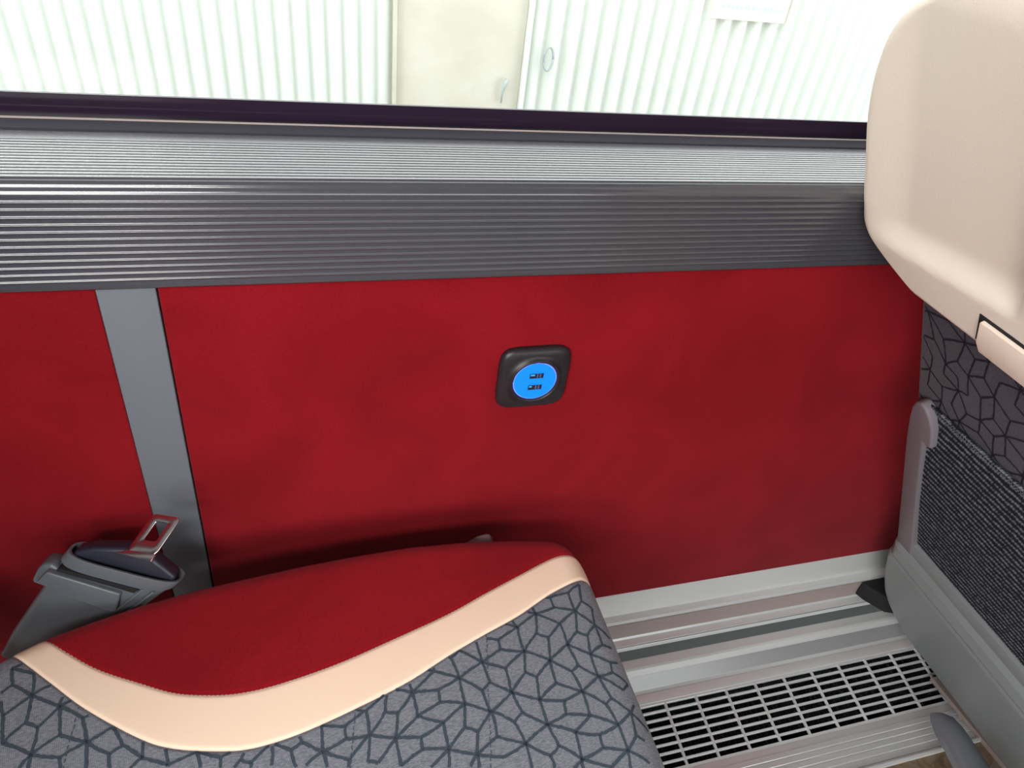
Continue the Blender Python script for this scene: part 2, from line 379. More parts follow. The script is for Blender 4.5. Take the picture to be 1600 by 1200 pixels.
dc = mesh_obj('duct', [(GX0,-.0925,-.008),(GX1,-.0925,-.008),(GX1,-.095,-.045),(GX0,-.095,-.045),(GX0,-.180,-.049),(GX1,-.180,-.049),(GX1,-.1805,-.020),(GX0,-.1805,-.020)],
  [(0,1,2,3),(3,2,5,4),(4,5,6,7),(0,3,4,7),(1,2,5,6)], 'duct', smooth=False); adopt(vent, dc)
# fins inside the duct
vs, fs = [], []
x = GX0+.004
while x < GX1-.004:
    b0=len(vs); h = -.030+random.uniform(-.004,.004)
    vs += [Vector((x,-.098,-.044)),Vector((x,-.176,-.046)),Vector((x+random.uniform(-.002,.002),-.176,h-.004)),Vector((x,-.098,h))]
    fs.append((b0,b0+1,b0+2,b0+3)); x += .0075
fn = mesh_obj('heat_exchanger_fins', vs, fs, 'duct', smooth=False); adopt(vent, fn)
# ribbed tread between vent and floor
P = [(-.1790,-.0215),(-.1790,-.0140),(-.1800,-.0130),(-.1905,-.0128)]
for i in range(5):
    y0 = -.1905-.0085*i; P += [(y0-.0015,-.0118),(y0-.0070,-.0118),(y0-.0082,-.0130)]
P += [(-.2340,-.0130),(-.2350,-.0055),(-.2390,-.0035),(-.2410,-.0045),(-.2412,-.0065)]
P = [(y, z+.009 if z>-.0139 else z) for y,z in P]
P = [(-.1795,-.0215),(-.1795,-.0155),(-.1805,-.0142),(-.1900,-.0125)]
for i in range(5):
    y0 = -.1900-.0090*i; z0=-.0125+.0016*i; P += [(y0-.0012,z0+.0010),(y0-.0070,z0+.0018),(y0-.0082,z0+.0006)]
P += [(-.2360,-.0020),(-.2385,.0002),(-.2415,-.0005),(-.2425,-.0042)]
tr_ = extrude_x('trim_6', P, XL, .905, 'alu'); sharp(tr_, 25); tag(tr_, kind='structure')
o = prism('trim_7', [(.880,-.145),(.896,-.145),(.927,-.60),(.911,-.60)], -.0045, .0030, 'alu2', frame_mat(Vector((0,0,0)),Vector((1,0,0)),Vector((0,1,0)),Vector((0,0,1))), bevel=.0008); tag(o, kind='structure')

# ------------------------------------------------------------------ USB socket
uc = Vector((.2035,0,.537))
usb = empty('usb_socket', uc, 'black square twin charging socket with glowing blue face on the red wall', 'charging socket')
def squircle(n, a, k): 
    out=[]
    for i in range(n):
        t=2*math.pi*i/n; c,s=math.cos(t),math.sin(t)
        out.append((a*math.copysign(abs(c)**(2/k),c), a*math.copysign(abs(s)**(2/k),s)))
    return out
N = 96
rings = [('sq',.0350,.0),('sq',.0355,.0030),('sq',.0345,.0055),('sq',.0320,.0072),('mix',.0285,.0082,.5),('c',.0262,.0086),('c',.0250,.0106),('c',.0243,.0112),('c',.0232,.0112),('c',.0222,.0104),('c',.0217,.0088)]
vs, fs = [], []
sqr = squircle(N, 1, 5.2)
for r in rings:
    for i in range(N):
        t = 2*math.pi*i/N
        cx, cz = math.cos(t)*r[1], math.sin(t)*r[1]; sx, sz = sqr[i][0]*r[1], sqr[i][1]*r[1]
        # match angular direction of circle to squircle vertex
        L = math.hypot(sx,sz); cx, cz = sx/L*r[1], sz/L*r[1]
        m_ = 0 if r[0]=='sq' else 1 if r[0]=='c' else r[3]
        vs.append(uc+Vector((sx*(1-m_)+cx*m_, -r[2], sz*(1-m_)+cz*m_)))
for a in range(len(rings)-1):
    for i in range(N): fs.append((a*N+i, a*N+(i+1)%N, (a+1)*N+(i+1)%N, (a+1)*N+i))
adopt(usb, mesh_obj('cover_plate', vs, fs, 'black'))
def disc(name, c, r, y0, y1, m, n=64):
    v=[c+Vector((math.cos(2*math.pi*i/n)*r, -y0, math.sin(2*math.pi*i/n)*r)) for i in range(n)]+[c+Vector((math.cos(2*math.pi*i/n)*r, -y1, math.sin(2*math.pi*i/n)*r)) for i in range(n)]
    f=[tuple(range(n)),tuple(n+i for i in range(n))]+[(i,(i+1)%n,n+(i+1)%n,n+i) for i in range(n)]
    o=mesh_obj(name,v,f,m); sharp(o); return o
adopt(usb, disc('light_ring', uc, .0216, .004, .0092, 'led_ring'))
face = adopt(usb, disc('socket_face', uc, .0207, .0088, .0098, 'clear_led'))
for dz in (.0068,-.0068):
    c = uc+Vector((.0006,0,dz)); pr = []
    hw, hh = .0070, .0030
    # metal collar with an inner tongue and contacts
    v=[]; f=[]
    for (a,b,y) in ((hw+.0009,hh+.0009,.0099),(hw+.0009,hh+.0009,.0104),(hw,hh,.0104),(hw,hh,.0100)):
        v += [c+Vector((-a,-y,-b)),c+Vector((a,-y,-b)),c+Vector((a,-y,b)),c+Vector((-a,-y,b))]
    for r in range(3):
        for i in range(4): f.append((r*4+i,r*4+(i+1)%4,(r+1)*4+(i+1)%4,(r+1)*4+i))
    port = adopt(usb, mesh_obj('usb_port', v, f, 'clear_led', smooth=False))
    def sub(name, lo, hi, m):
        q = box(name, c+Vector(lo), c+Vector(hi), m); q.parent = port; 
        return q
    sub('port_opening', (-hw,-.01005,-hh), (hw,-.0098,hh), 'gap')
    sub('port_tongue', (-hw*.85,-.0104,.0002), (-hw*.25,-.0100,hh*.6) if dz>0 else (-hw*.45,-.0100,hh*.6), 'teal')
    for k,cx in enumerate((.0002,.0030)):
        sub('contact', (cx,-.0104,-hh*.7), (cx+.0013,-.0100,hh*.75), 'steel')

# ------------------------------------------------------------------ the window seat (cushion in view)
Z0 = .385; RX = .030; RW = .020; RC = .042; XF = .2545
wall_px = [(-60,1060),(-20,1034),(20,1011),(75,985),(140,962),(220,936),(300,915),(380,897),(470,878),(560,861),(640,848),(720,840),(800,836),(850,836)]
yw = [(q.x,q.y) for q in (at(a,b,2,Z0-.004) for a,b in wall_px)]
yw.append((.30, yw[-1][1]-.001))
c1_px = [(40,975),(74,997),(105,1017),(153,1043),(219,1065),(271,1080),(324,1084),(376,1081),(437,1067),(525,1037),(612,999),(700,958),(755,927),(810,897),(861,870),(889,862)]
c2_px = [(-20,996),(22,1022),(79,1065),(131,1104),(210,1148),(262,1166),(332,1172),(394,1168),(472,1144),(569,1100),(640,1063),(700,1024),(755,991),(810,960),(861,925),(911,899)]
def mapc(px): 
    c = smoothcurve([tuple(at(a,b,2,Z0)[:2]) for a,b in px]); return [(q.x,q.y) for q in c]
C1, C2 = mapc(c1_px), mapc(c2_px)
def ywall(x):
    y = interp(yw, x); df = XF-x
    if df < RC: y -= RC-math.sqrt(max(RC*RC-(RC-max(df,0))**2,0))
    return y
YEND = -.62
def round_drop(d, r): 
    d = max(0,min(d,r)); return r-math.sqrt(max(r*r-(r-d)**2,0))
def hgt(x, y):
    dw = ywall(x)-y; df = XF-x
    h = Z0 - round_drop(df, RX) - round_drop(dw, RW)*.8 
    h += .004*math.exp(-((x-.02)/.2)**2) - .004
    h = max(h, Z0-.045)
    for C in (C1,C2):
        d = abs(y-interp(C,x)); h -= .0011*math.exp(-(d/.0016)**2)
    return h
seat = empty('window_seat', (0,-.36,-.004), 'seat with grey patterned cushion, cream curved band and red velvet edge beside the red wall', 'seat')
xs = []
x = -.30
while x < XF-.034: xs.append(x); x += .0035
for k in range(0,25): 
    a = k/24*math.pi/2; xs.append(XF-.034+.034*math.sin(a))
xs = sorted(set(xs))
def sheet(name, fa, fb, nrow, m, side=False):
    v, f = [], []
    nr = nrow+1
    for x in xs:
        a, b = fa(x), fb(x); a = max(a,b)
        for j in range(nr):
            t = j/nrow
            # denser at both ends so the seams and roll-over are smooth
            t = .5-.5*math.cos(math.pi*t)
            y = a+(b-a)*t
            v.append((x,y,hgt(x,y)))
    f = grid_faces(len(xs), nr)
    if side:   # skirt down the wall side
        base = len(v)
        for x in xs:
            y = fa(x)
            for dz, dy in ((.04,.000),(.085,-.004),(.150,-.008)): v.append((x, y+dy, hgt(x,y)-dz))
        for i in range(len(xs)-1):
            t0, t1 = i*nr, (i+1)*nr; s0, s1 = base+i*3, base+(i+1)*3
            f.append((t0,t1,s1,s0)); f.append((s0,s1,s1+1,s0+1)); f.append((s0+1,s1+1,s1+2,s0+2))
    # front drop at the last column
    last = (len(xs)-1)*nr; b2 = len(v)
    for j in range(nr):
        q = v[last+j]; v.append((q[0]-.004,q[1],Z0-.105))
    for j in range(nr-1): f.append((last+j,last+j+1,b2+j+1,b2+j))
    return adopt(seat, mesh_obj(name, v, f, m, recalc=False))
fw = ywall
f1 = lambda x: min(interp(C1,x), ywall(x))
f2 = lambda x: min(interp(C2,x), f1(x))
red = sheet('red_edge', fw, f1, 40, 'red_seat', True)
cre = sheet('cream_band', f1, f2, 24, 'cream')
fab = sheet('cushion_fabric', f2, lambda x: YEND, 150, 'fabric')
for o in (red,cre,fab):
    bm = bmesh.new(); bm.from_mesh(o.data); bmesh.ops.remove_doubles(bm, verts=bm.verts, dist=.00002); bmesh.ops.recalc_face_normals(bm, faces=bm.faces)
    up = sum(1 if f.normal.z>0 else -1 for f in bm.faces)
    if up < 0: bmesh.ops.reverse_faces(bm, faces=bm.faces)
    bm.to_mesh(o.data); bm.free()
# woven line pattern (jacquard) lies in the fabric's own mesh
Z1 = lambda X,Y: (560+X/6, 1000+Y/6)
Z2 = lambda X,Y: (760+X/6, 1000+Y/6)
Z3 = lambda X,Y: (760+X/6, 900+Y/6)
ZD = lambda X,Y: (X/4.444, 1020+Y/4.444)
ZE = lambda X,Y: (340+X/6.667, 1080+Y/6.667)
a_ = [(875,60),(770,150),(595,195),(560,200),(430,270),(460,350),(635,290),(835,320),(895,225),(1000,275),(1025,445),(690,440),(470,535),(580,570),(850,515),(950,550),(760,635),(980,725),(1095,630),(290,480),(235,390),(110,600),(130,690),(355,705),(595,785),(865,835),(800,890),(1055,935),(180,865),(365,900),(475,945),(655,1000),(900,1075),(235,1090),(500,1160),(1170,790),(1190,890),(1250,775),(1290,1050),(1350,965),(1175,1135),(110,440),(340,310),(0,590),(-40,810),(1180,530),(1190,635)]
ae = [(0,1),(1,2),(0,8),(1,7),(2,6),(2,3),(4,5),(42,5),(5,6),(5,19),(5,12),(5,11),(6,7),(7,8),(8,9),(9,10),(7,10),(7,11),(7,14),(11,13),(11,16),(12,13),(12,23),(13,24),(14,15),(14,16),(15,10),(15,17),(16,24),(16,25),(16,17),(17,27),(17,35),(17,18),(10,18),(18,46),(10,45),(35,36),(35,37),(36,27),(36,39),(27,38),(38,39),(27,32),(25,26),(25,27),(26,24),(26,32),(24,23),(24,30),(24,31),(31,32),(31,34),(23,22),(22,21),(21,19),(20,19),(41,19),(21,43),(22,44),(23,28),(28,44),(28,33),(23,29),(29,33),(29,30),(30,34),(33,34),(19,23),(27,40)]
b_n = [(730,565),(750,690),(975,700),(575,790),(335,680),(265,775),(50,670),(30,400),(100,910),(370,970),(165,1100),(835,860),(1065,885),(1240,790),(1125,600),(1180,540),(1365,660),(1410,880),(1330,1030),(1100,1005),(900,1115),(680,985),(600,1085),(1500,920),(1540,1140),(1180,1190),(1400,570),(1550,790),(640,1200),(430,1200),(-85,1080),(1355,1200),(820,1200),(910,1200),(900,475),(500,560),(240,490)]
# 34 = big star, 35, 36 = shared stars
be = [(34,0),(0,35),(0,1),(1,3),(1,2),(2,34),(2,11),(2,13),(11,3),(11,12),(12,13),(11,20),(12,19),(19,20),(19,18),(18,13),(18,17),(17,16),(17,23),(16,13),(13,14),(14,34),(14,15),(15,16),(16,26),(16,27),(18,24),(18,25),(18,31),(20,25),(20,21),(22,28),(20,32),(20,33),(21,22),(21,3),(22,9),(9,3),(9,5),(5,4),(4,36),(4,3),(5,6),(6,36),(6,8),(8,9),(8,30),(9,10),(9,29),(35,3),(7,36),(10,30)]
c_n = [(1160,210),(1230,395),(1160,475),(1240,680),(945,360),(865,175),(945,100),(705,300),(705,235),(630,270),(505,500),(750,475),(765,590),(1000,600),(555,720),(800,780),(350,925),(590,920),(605,1030),(845,1030),(1000,825),(1120,865),(1115,1080),(400,1190),(105,900),(370,690),(250,680),(75,665),(295,460),(455,370),(275,500),(90,1150),(185,1160),(0,740),(0,920),(0,1030),(680,1200),(850,1200),(1050,1190),(1130,1200),(820,165),(1095,0)]
ce = [(0,1),(1,2),(2,3),(0,4),(4,5),(5,6),(6,0),(5,40),(4,7),(7,8),(7,9),(7,10),(4,11),(11,10),(11,12),(12,14),(12,13),(13,4),(4,2),(13,3),(13,15),(13,20),(15,14),(15,17),(15,19),(20,19),(20,21),(21,3),(21,22),(22,19),(22,38),(22,39),(19,18),(19,36),(19,37),(18,17),(18,23),(17,16),(16,14),(16,25),(16,24),(16,32),(16,23),(25,26),(25,10),(26,24),(26,30),(10,14),(10,29),(10,28),(28,27),(27,24),(24,31),(31,32),(0,41)]
d_n = [(75,100),(230,135),(150,70),(80,215),(0,270),(215,290),(350,215),(410,365),(435,300),(490,325),(15,430),(170,480),(255,515),(10,620),(210,700),(410,565),(600,615),(565,445),(635,415),(780,510),(850,640),(755,700),(985,730),(990,595),(1140,645),(1165,780),(410,720),(120,800),(190,800),(415,800),(595,800),(760,800),(900,800),(1365,685),(1390,800),(1530,730),(1600,690),(1530,800),(0,330)]
de = [(0,1),(0,2),(0,3),(3,4),(3,5),(5,1),(5,6),(5,7),(5,10),(5,11),(7,8),(7,9),(7,17),(7,15),(7,12),(10,38),(10,13),(11,12),(11,13),(12,14),(13,14),(15,14),(15,16),(16,17),(17,18),(16,19),(16,21),(16,26),(26,14),(26,29),(16,30),(14,27),(14,28),(19,20),(20,21),(20,22),(21,31),(22,23),(22,32),(22,25),(25,24),(25,33),(33,34),(33,35),(35,36),(35,37)]
e_n = [(40,680),(150,615),(275,610),(240,720),(350,745),(565,545),(560,780),(765,620),(880,540),(855,445),(1080,365),(1330,375),(1340,505),(1535,215),(1575,470),(1095,640),(1370,720),(920,780),(820,800),(1140,800),(1365,800),(1420,195),(170,800),(350,800)]
ee = [(2,3),(3,22),(3,4),(4,5),(5,6),(5,7),(7,8),(8,9),(8,15),(7,18),(15,10),(10,11),(11,13),(11,12),(12,15),(12,14),(15,17),(15,16),(16,14),(15,19),(16,20),(13,21),(4,23)]
segs = []
for nd, ed, zf in ((a_,ae,Z3),(b_n,be,Z2),(c_n,ce,Z1),(d_n,de,ZD),(e_n,ee,ZE)):
    pts = [at(*zf(*q), 2, Z0-.001) for q in nd]
    for i,j in ed: segs.append((Vector(pts[i][:2]), Vector(pts[j][:2])))
ylow = {}
def star_net(x0, x1, y0, y1, s, rnd):
    # irregular star-and-kite net: stars on a loose triangular lattice, a junction inside each triangle
    out=[]; ny=int((y1-y0)/(s*.87))+2; nx=int((x1-x0)/s)+2; P={}
    for j in range(-1,ny+1):
        for i in range(-1,nx+1):
            P[i,j]=Vector((x0+(i+.5*(j%2))*s+rnd.uniform(-.2,.2)*s, y0+j*s*.87+rnd.uniform(-.2,.2)*s))
    for j in range(-1,ny):
        for i in range(-1,nx):
            o=j%2
            for tri in (((i,j),(i+1,j),(i+o,j+1)),((i+1,j),(i+1+o,j+1),(i+o,j+1))):
                if all(k in P for k in tri):
                    w_=[rnd.uniform(.7,1.3) for _ in tri]; c=sum((P[k]*ww for k,ww in zip(tri,w_)),Vector((0,0)))/sum(w_)
                    for n_,k in enumerate(tri):
                        if rnd.random()>.08: out.append((P[k],c))
    return out
rnd = random.Random(3)
lowy = at(500,1200,2,Z0).y
for a,b in star_net(-.3, XF, YEND, -.2, .036, rnd):
    def below(q): return CAM.y is not None and q.y < interp([( -.3, at(-60,1202,2,Z0).y),(at(1000,1202,2,Z0).x, at(1000,1202,2,Z0).y),(.3,at(1060,1202,2,Z0).y)], q.x)
    if below(a) and below(b): segs.append((a,b))
vs, fs = [], []
def ribbon(a, b, wd, hf, out_v, out_f, inside, rr):
    L = (b-a).length
    if L < 1e-4: return
    n = max(2, int(L/.0022)); d = (b-a)/L; s = Vector((-d.y,d.x)); prev = None
    bow = rr.uniform(-.0007,.0007)
    for i in range(n+1):
        t = i/n; c = a+(b-a)*t + s*(bow*math.sin(math.pi*t)+rr.uniform(-.00025,.00025))
        if not inside(c): prev = None; continue
        hw = wd*.5*(1+rr.uniform(-.22,.22))
        k = len(out_v); out_v.append(hf(c+s*hw)); out_v.append(hf(c-s*hw))
        if prev is not None: out_f.append((prev,prev+1,k+1,k))
        prev = k
for a,b in segs:
    ribbon(a, b, .0023, lambda q: Vector((q.x,q.y,hgt(q.x,q.y)+.00035)), vs, fs, lambda q: q.y < f2(q.x)-.0006 and q.x < XF-.002 and q.x>-.3, rnd)
# quilting seams
for pa,pb in (((760,990),(768,1215)),((128,1080),(92,1215)),((556,1105),(546,1215))):
    a = Vector(at(*pa,2,Z0)[:2]); b = Vector(at(*pb,2,Z0)[:2]); b2 = b+(b-a)*3
    L=(b2-a).length; n=int(L/.005)
    for i in range(n):
        ribbon(a+(b2-a)*(i/n), a+(b2-a)*((i+.6)/n), .0007, lambda q: Vector((q.x,q.y,hgt(q.x,q.y)+.0005)), vs, fs, lambda q: q.y < f2(q.x)-.0006 and q.y>YEND, rnd)
me = fab.data; me.materials.append(M['fabric_line'])
bm = bmesh.new(); bm.from_mesh(me)
bv = [bm.verts.new(q) for q in vs]
for f in fs:
    try:
        nf = bm.faces.new([bv[k] for k in f]); nf.material_index = 1; nf.smooth = True
        if nf.normal.z < 0 or (nf.normal_update() or nf.normal.z < 0): nf.normal_flip()
    except ValueError: pass
bm.to_mesh(me); bm.free()
# stitched hem between red and cream
vs, fs = [], []
x = -.225
while x < .225:
    y = interp(C1,x)
    if y < ywall(x)-.002:
        x2 = x+.0019; y2 = interp(C1,x2); d = Vector((x2-x,y2-y)).normalized(); s = Vector((-d.y,d.x))
        p0 = Vector((x,y)); k=len(vs)
        for q,hh in ((p0+s*.0010,.0006),(p0+d*.0013+s*.0010,.0006),(p0+d*.0013-s*.0006,.0004),(p0-s*.0006,.0004)): vs.append(Vector((q.x,q.y,hgt(q.x,q.y)+hh)))
        fs.append((k,k+1,k+2,k+3))
    x += .0032
adopt(seat, mesh_obj('seam_stitching', vs, fs, 'red_seat'))
# body of the seat under the cover, pedestal, backrest, recline lever
adopt(seat, box('seat_pan', (-.28,-.60,.255), (.235,-.135,.305), 'seatback', bevel=.01))
adopt(seat, box('pedestal', (-.05,-.50,-.002), (.06,-.30,.256), 'grey_pl', bevel=.01))
# backrest leans away from the cushion, just outside the left of the frame
bp = []
mwb = frame_mat(Vector((-.262,-.34,.30)), Vector((0,1,0)), Vector((-.36,0,.933)), Vector((-.933,0,-.36)))
def rrect(a0,b0,a1,b1,r,n=6):
    out=[]
    for (cx,cy,s) in ((a1-r,b1-r,0),(a0+r,b1-r,1),(a0+r,b0+r,2),(a1-r,b0+r,3)):
        for k in range(n+1):
            t=math.pi/2*(s+k/n); out.append((cx+r*math.cos(t),cy+r*math.sin(t)))
    return out
adopt(seat, prism('backrest', rrect(-.255,0,.255,.62,.05), .0, .12, 'seatback', mwb, bevel=.02, seg=4))
lv0 = at(745,840,1,-.055)
lev = prism('recline_lever', [(-.024,-.020),(-.017,-.006),(-.004,.004),(.006,.0062),(.0105,.0055),(.0128,.000),(.0135,-.020)], -.006, .006, 'post_pl',
      frame_mat(Vector((.157,-.052,.362)), Vector((1,0,0)), Vector((0,0,1)), Vector((0,-1,0))), bevel=.003); adopt(seat, lev)
adopt(seat, box('lever_pivot', (.145,-.14,.32), (.165,-.050,.345), 'gap', bevel=.004))

# ------------------------------------------------------------------ belt holder and tongue
Lp = at(108,856,1,-.040); Rp = at(286,903,1,-.066)
Bp = at(42,1032,1,-.058)
boot = empty('belt_holder', (-.27,-.06,.30), 'dark grey plastic belt holder standing in the gap between cushion and wall', 'seat belt holder')
O = (Lp+Rp)/2; uu = (Rp-Lp).normalized(); HW = (Rp-Lp).length/2
aa = (O-Bp).normalized()          # up along the holder
nn = uu.cross(aa).normalized()
if nn.dot(CAM-O) < 0: nn = -nn
bm_ = frame_mat(O, uu, aa, nn)
def stadium(hw, hh, off=0, n=14, k=2.6):
    out=[]
    for i in range(4*n):
        t=2*math.pi*i/(4*n); c,s=math.cos(t),math.sin(t)
        out.append((hw*math.copysign(abs(c)**(2/4.2),c)+off, hh*math.copysign(abs(s)**(2/k),s)))
    return out
def loft(name, secs, m, parent, caps=(True,True)):
    # secs: list of (centre u, a, n, half width, half thick)
    v=[]; f=[]; n=0
    for (cu,ca,cn,hw,hh,sl) in secs:
        st_=stadium(hw,hh); n=len(st_)
        for p_,q_ in st_: v.append(bm_ @ Vector((cu+p_, ca+sl*p_, cn+q_)))
    for r in range(len(secs)-1):
        for i in range(n): f.append((r*n+i,r*n+(i+1)%n,(r+1)*n+(i+1)%n,(r+1)*n+i))
    if caps[0]: f.append(tuple(range(n)))
    if caps[1]: f.append(tuple((len(secs)-1)*n+i for i in range(n)))
    o=mesh_obj(name,v,f,m); sharp(o,40); return adopt(parent,o) if parent else o
T = .012
LB = (O-Bp).length
loft('sleeve', [(0,-LB*.97,0,.024,.007,0),(-.003,-LB*.75,.001,.028,.008,0),(0,-LB*.42,0,HW*.80,.0105,0),(0,-.016,0,HW*.93,.0115,0),(0,-.0118,0,HW*.95,.012,0)], 'boot_pl', boot)
loft('collar', [(0,-.0118,0,HW*.95,.0118,0),(0,-.0112,0,HW*.985,.0130,0),(0,.0005,0,HW*1.0,.0135,0),(0,.0018,0,HW*.99,.0132,0),(0,.0014,0,HW*.95,.0112,0),(0,-.008,0,HW*.93,.0105,0)], 'boot_pl', boot, (False,True))
def hp(pts): return [(a*HW,b) for a,b in pts]
adopt(boot, prism('clip_band', hp([(-1.02,-.0185),(.28,-.0225),(.38,-.034),(.47,-.045),(.40,-.047),(-.58,-.041),(-.66,-.038),(-1.02,-.035)]), -.006, .0158, 'boot_pl', bm_, bevel=.0016))
adopt(boot, prism('slot', hp([(-.90,-.0138),(.50,-.0150),(.47,-.0205),(-.90,-.0175)]), .004, .0129, 'gap', bm_, bevel=.0004))
adopt(boot, prism('end_tab', hp([(-1.16,-.026),(-1.08,-.042),(-.78,-.044),(-.74,-.020),(-1.04,-.014),(-1.16,-.018)]), -.008, .010, 'boot_pl', bm_, bevel=.003))
for u0 in (.52,.70):
    adopt(boot, prism('moulded_rib', hp([(u0,-.014),(u0+.05,-.014),(u0-.02,-.052),(u0-.07,-.052)]), .006, .0126, 'boot_pl', bm_, bevel=.0005))
tongue = empty('belt_tongue', O, 'chrome slotted belt tongue with black body pushed into the grey plastic holder', 'seat belt tongue')
# black body: trapezoid block swelling out of the collar
body = prism('grip', [(-HW*.88,-.0055),(HW*.88,-.0055),(HW*.88,.004),(HW*.30,.019),(-HW*.18,.024),(-HW*.70,.013),(-HW*.88,.004)], -.0078, .0070, 'tongue_pl', bm_, bevel=.0035, seg=4)
adopt(tongue, body)
# chrome plate with a window, tilted out of the grip
t_tl = at(240,800,1,-.040); t_tr = at(285,812,1,-.052); t_bl = at(205,855,1,-.062); t_br = at(247,862,1,-.074)
pO = (t_bl+t_br)/2; pu = (t_br-t_bl).normalized(); pa = ((t_tl+t_tr)/2-pO); PL = pa.length; pa = (pa-pu*pa.dot(pu)).normalized(); pn = pu.cross(pa).normalized()
W2 = (t_br-t_bl).length/2
sk_ = ((t_tl+t_tr)/2-pO).dot(pu)
def quadring(name, outer, inner, th, m, parent):
    n=len(outer); v=[]; f=[]
    for d in (0,th):
        for ring_ in (outer,inner):
            for a,b in ring_: v.append(pO+pu*a+pa*b+pn*d)
    for i in range(n):
        j=(i+1)%n
        f += [(i,j,n+j,n+i),(2*n+i,2*n+j,3*n+j,3*n+i),(i,j,2*n+j,2*n+i),(n+i,n+j,3*n+j,3*n+i)]
    o=mesh_obj(name,v,f,m); bev(o,.0006,2,40); return adopt(parent,o)
H = (((t_tl+t_tr)/2-pO)).dot(pa)
def shear(pts): return [(a+sk_*b/H,b) for a,b in pts]
outer = shear(rrect(-W2*1.05,-.004,W2*1.05,H,.0045,4)); inner = shear(rrect(-W2*.46,H*.24,W2*.46,H*.78,.0015,4))
quadring('latch_plate', outer, inner, .0015, 'chrome', tongue)
adopt(tongue, prism('plate_shank', shear([(-W2*1.05,-.003),(W2*1.05,-.003),(W2*1.1,-.009),(-W2*1.7,-.007)]), -.0002, .0022, 'chrome', frame_mat(pO,pu,pa,pn), bevel=.0005))

# ------------------------------------------------------------------ the seat in front
LS = math.sqrt(1.25)
front = empty('seat_in_front', (.95,-.27,-.004), 'back of the seat in front, beige headrest shell above dark patterned fabric and knitted pocket', 'seat')
KF = .885*LS/LS
nL = Vector((-1,0,-.5))/LS         # towards the viewer
def lean(y, z, off): return Vector((KF-.5*z, y, z)) + nL*off      # z measured on the fabric plane
def rows_shell(name, zs, yl, yr, offf, m, parent, ny=60, back=-.05, smooth_end=True):
    v=[]; 
    for z in zs:
        a,b = yl(z), yr(z)
        v.append(lean(a,z,back))
        for j in range(ny+1):
            t=.5-.5*math.cos(math.pi*j/ny); y=a+(b-a)*t; v.append(lean(y,z,offf(y,z)))
        v.append(lean(b,z,back))
    nc=ny+3; f=grid_faces(len(zs),nc)
    # close top and bottom
    f.append(tuple(range(nc))); f.append(tuple((len(zs)-1)*nc+j for j in range(nc)))
    for i in range(len(zs)-1): f.append((i*nc,(i+1)*nc,(i+1)*nc+nc-1,i*nc+nc-1))
    o=mesh_obj(name,v,f,m); return adopt(parent,o)
YM = -.275
# fabric back panel
def linspace(a,b,n): return [a+(b-a)*i/(n-1) for i in range(n)]
fzs = linspace(.235,.70,36)
fyl = lambda z: -.0500-.010*(.64-z)/.13*.6 if z<.64 else -.050
fback = rows_shell('back_fabric', fzs, fyl, lambda z: 2*YM-fyl(z), lambda y,z: -round_drop(min(fyl(z)-y, y-(2*YM-fyl(z))), .006), 'fabric_dark', front, 40)
vs, fs = [], []
rr = random.Random(11)
for a,b in star_net(-.50,-.05,.50,.72,.036,rr):
    ribbon(a,b,.0020, lambda q: lean(q.x,q.y,.0004), vs, fs, lambda q: -.49<q.x<fyl(q.y)-.006 and .25<q.y<.69, rr)
me = fback.data; me.materials.append(M['line_dark'])
bm = bmesh.new(); bm.from_mesh(me); bv=[bm.verts.new(q-front.location*0) for q in vs]
for f in fs:
    nf = bm.faces.new([bv[k] for k in f]); nf.material_index=1; nf.smooth=True; nf.normal_update()
    if nf.normal.dot(nL)<0: nf.normal_flip()
bm.to_mesh(me); bm.free()
# beige shell
bk = .050                      # shell front stands this far off the fabric plane
sil_px = [(1450,0),(1405,25),(1380,60),(1365,110),(1356,160),(1352,200),(1350,260),(1352,320),(1360,370),(1375,420),(1395,447)]
def shellpt(px,py):
    q = on_lean(px,py, KF-bk*LS); off=q-nL*bk; return (off.y, off.z)   # back on fabric-plane parameters
sil = sorted([(shellpt(*q)[1], shellpt(*q)[0]+(.0065 if q[1]<300 else .010)) for q in sil_px])
ztop = shellpt(1560,-6)[1]+.012; zbot = shellpt(1480,497)[1]
zbot2 = shellpt(1440,470)[1]
sil = [(zbot2-.001, sil[0][1]-.05)] + [(zbot2+.001, sil[0][1]-.025)] + [s for s in sil if s[0]>zbot2+.002]
szs = [zbot2-.001+ (ztop-(zbot2-.001))*(.5-.5*math.cos(math.pi*i/70)) for i in range(71)]
last = sil[-1]
sil = [(q.x,q.y) for q in smoothcurve(sil)]; sil.sort()
last = sil[-1]
syl = lambda z: interp(sil,z) if z<=last[0] else last[1]-.10*((z-last[0])/max(ztop-last[0],1e-4))**2
cs = [( q[1], q[0]) for q in []]
r_l = shellpt(1375,375)[0]; r_r = shellpt(1594,450)[0]; r_b = shellpt(1480,452)[1]
def sstep(t): t=max(0,min(1,t)); return t*t*(3-2*t)
def shell_off(y,z):
    dl = syl(z)-y; dr = y-(2*YM-syl(z)); db = z-(zbot2-.001); dt = ztop-z
    o = bk - round_drop(min(dl,dr), .012) - round_drop(dt,.035) - round_drop(db,.004)*1.0
    # recessed field
    bl = r_b+.0 + (y-r_l)*(-.10)                 # its lower edge climbs slightly
    ease = lambda t: 1-(1-max(0,min(1,t)))**2
    inside = ease((z-bl)/.018)*ease((y-(r_r-.003))/.013)*sstep((r_l+.028-y)/.050)
    return o-.0120*inside
shell = rows_shell('headrest_shell', szs, syl, lambda z: 2*YM-syl(z), shell_off, 'beige', front, 150, back=.002)
shell['label'] = 'beige moulded plastic shell'
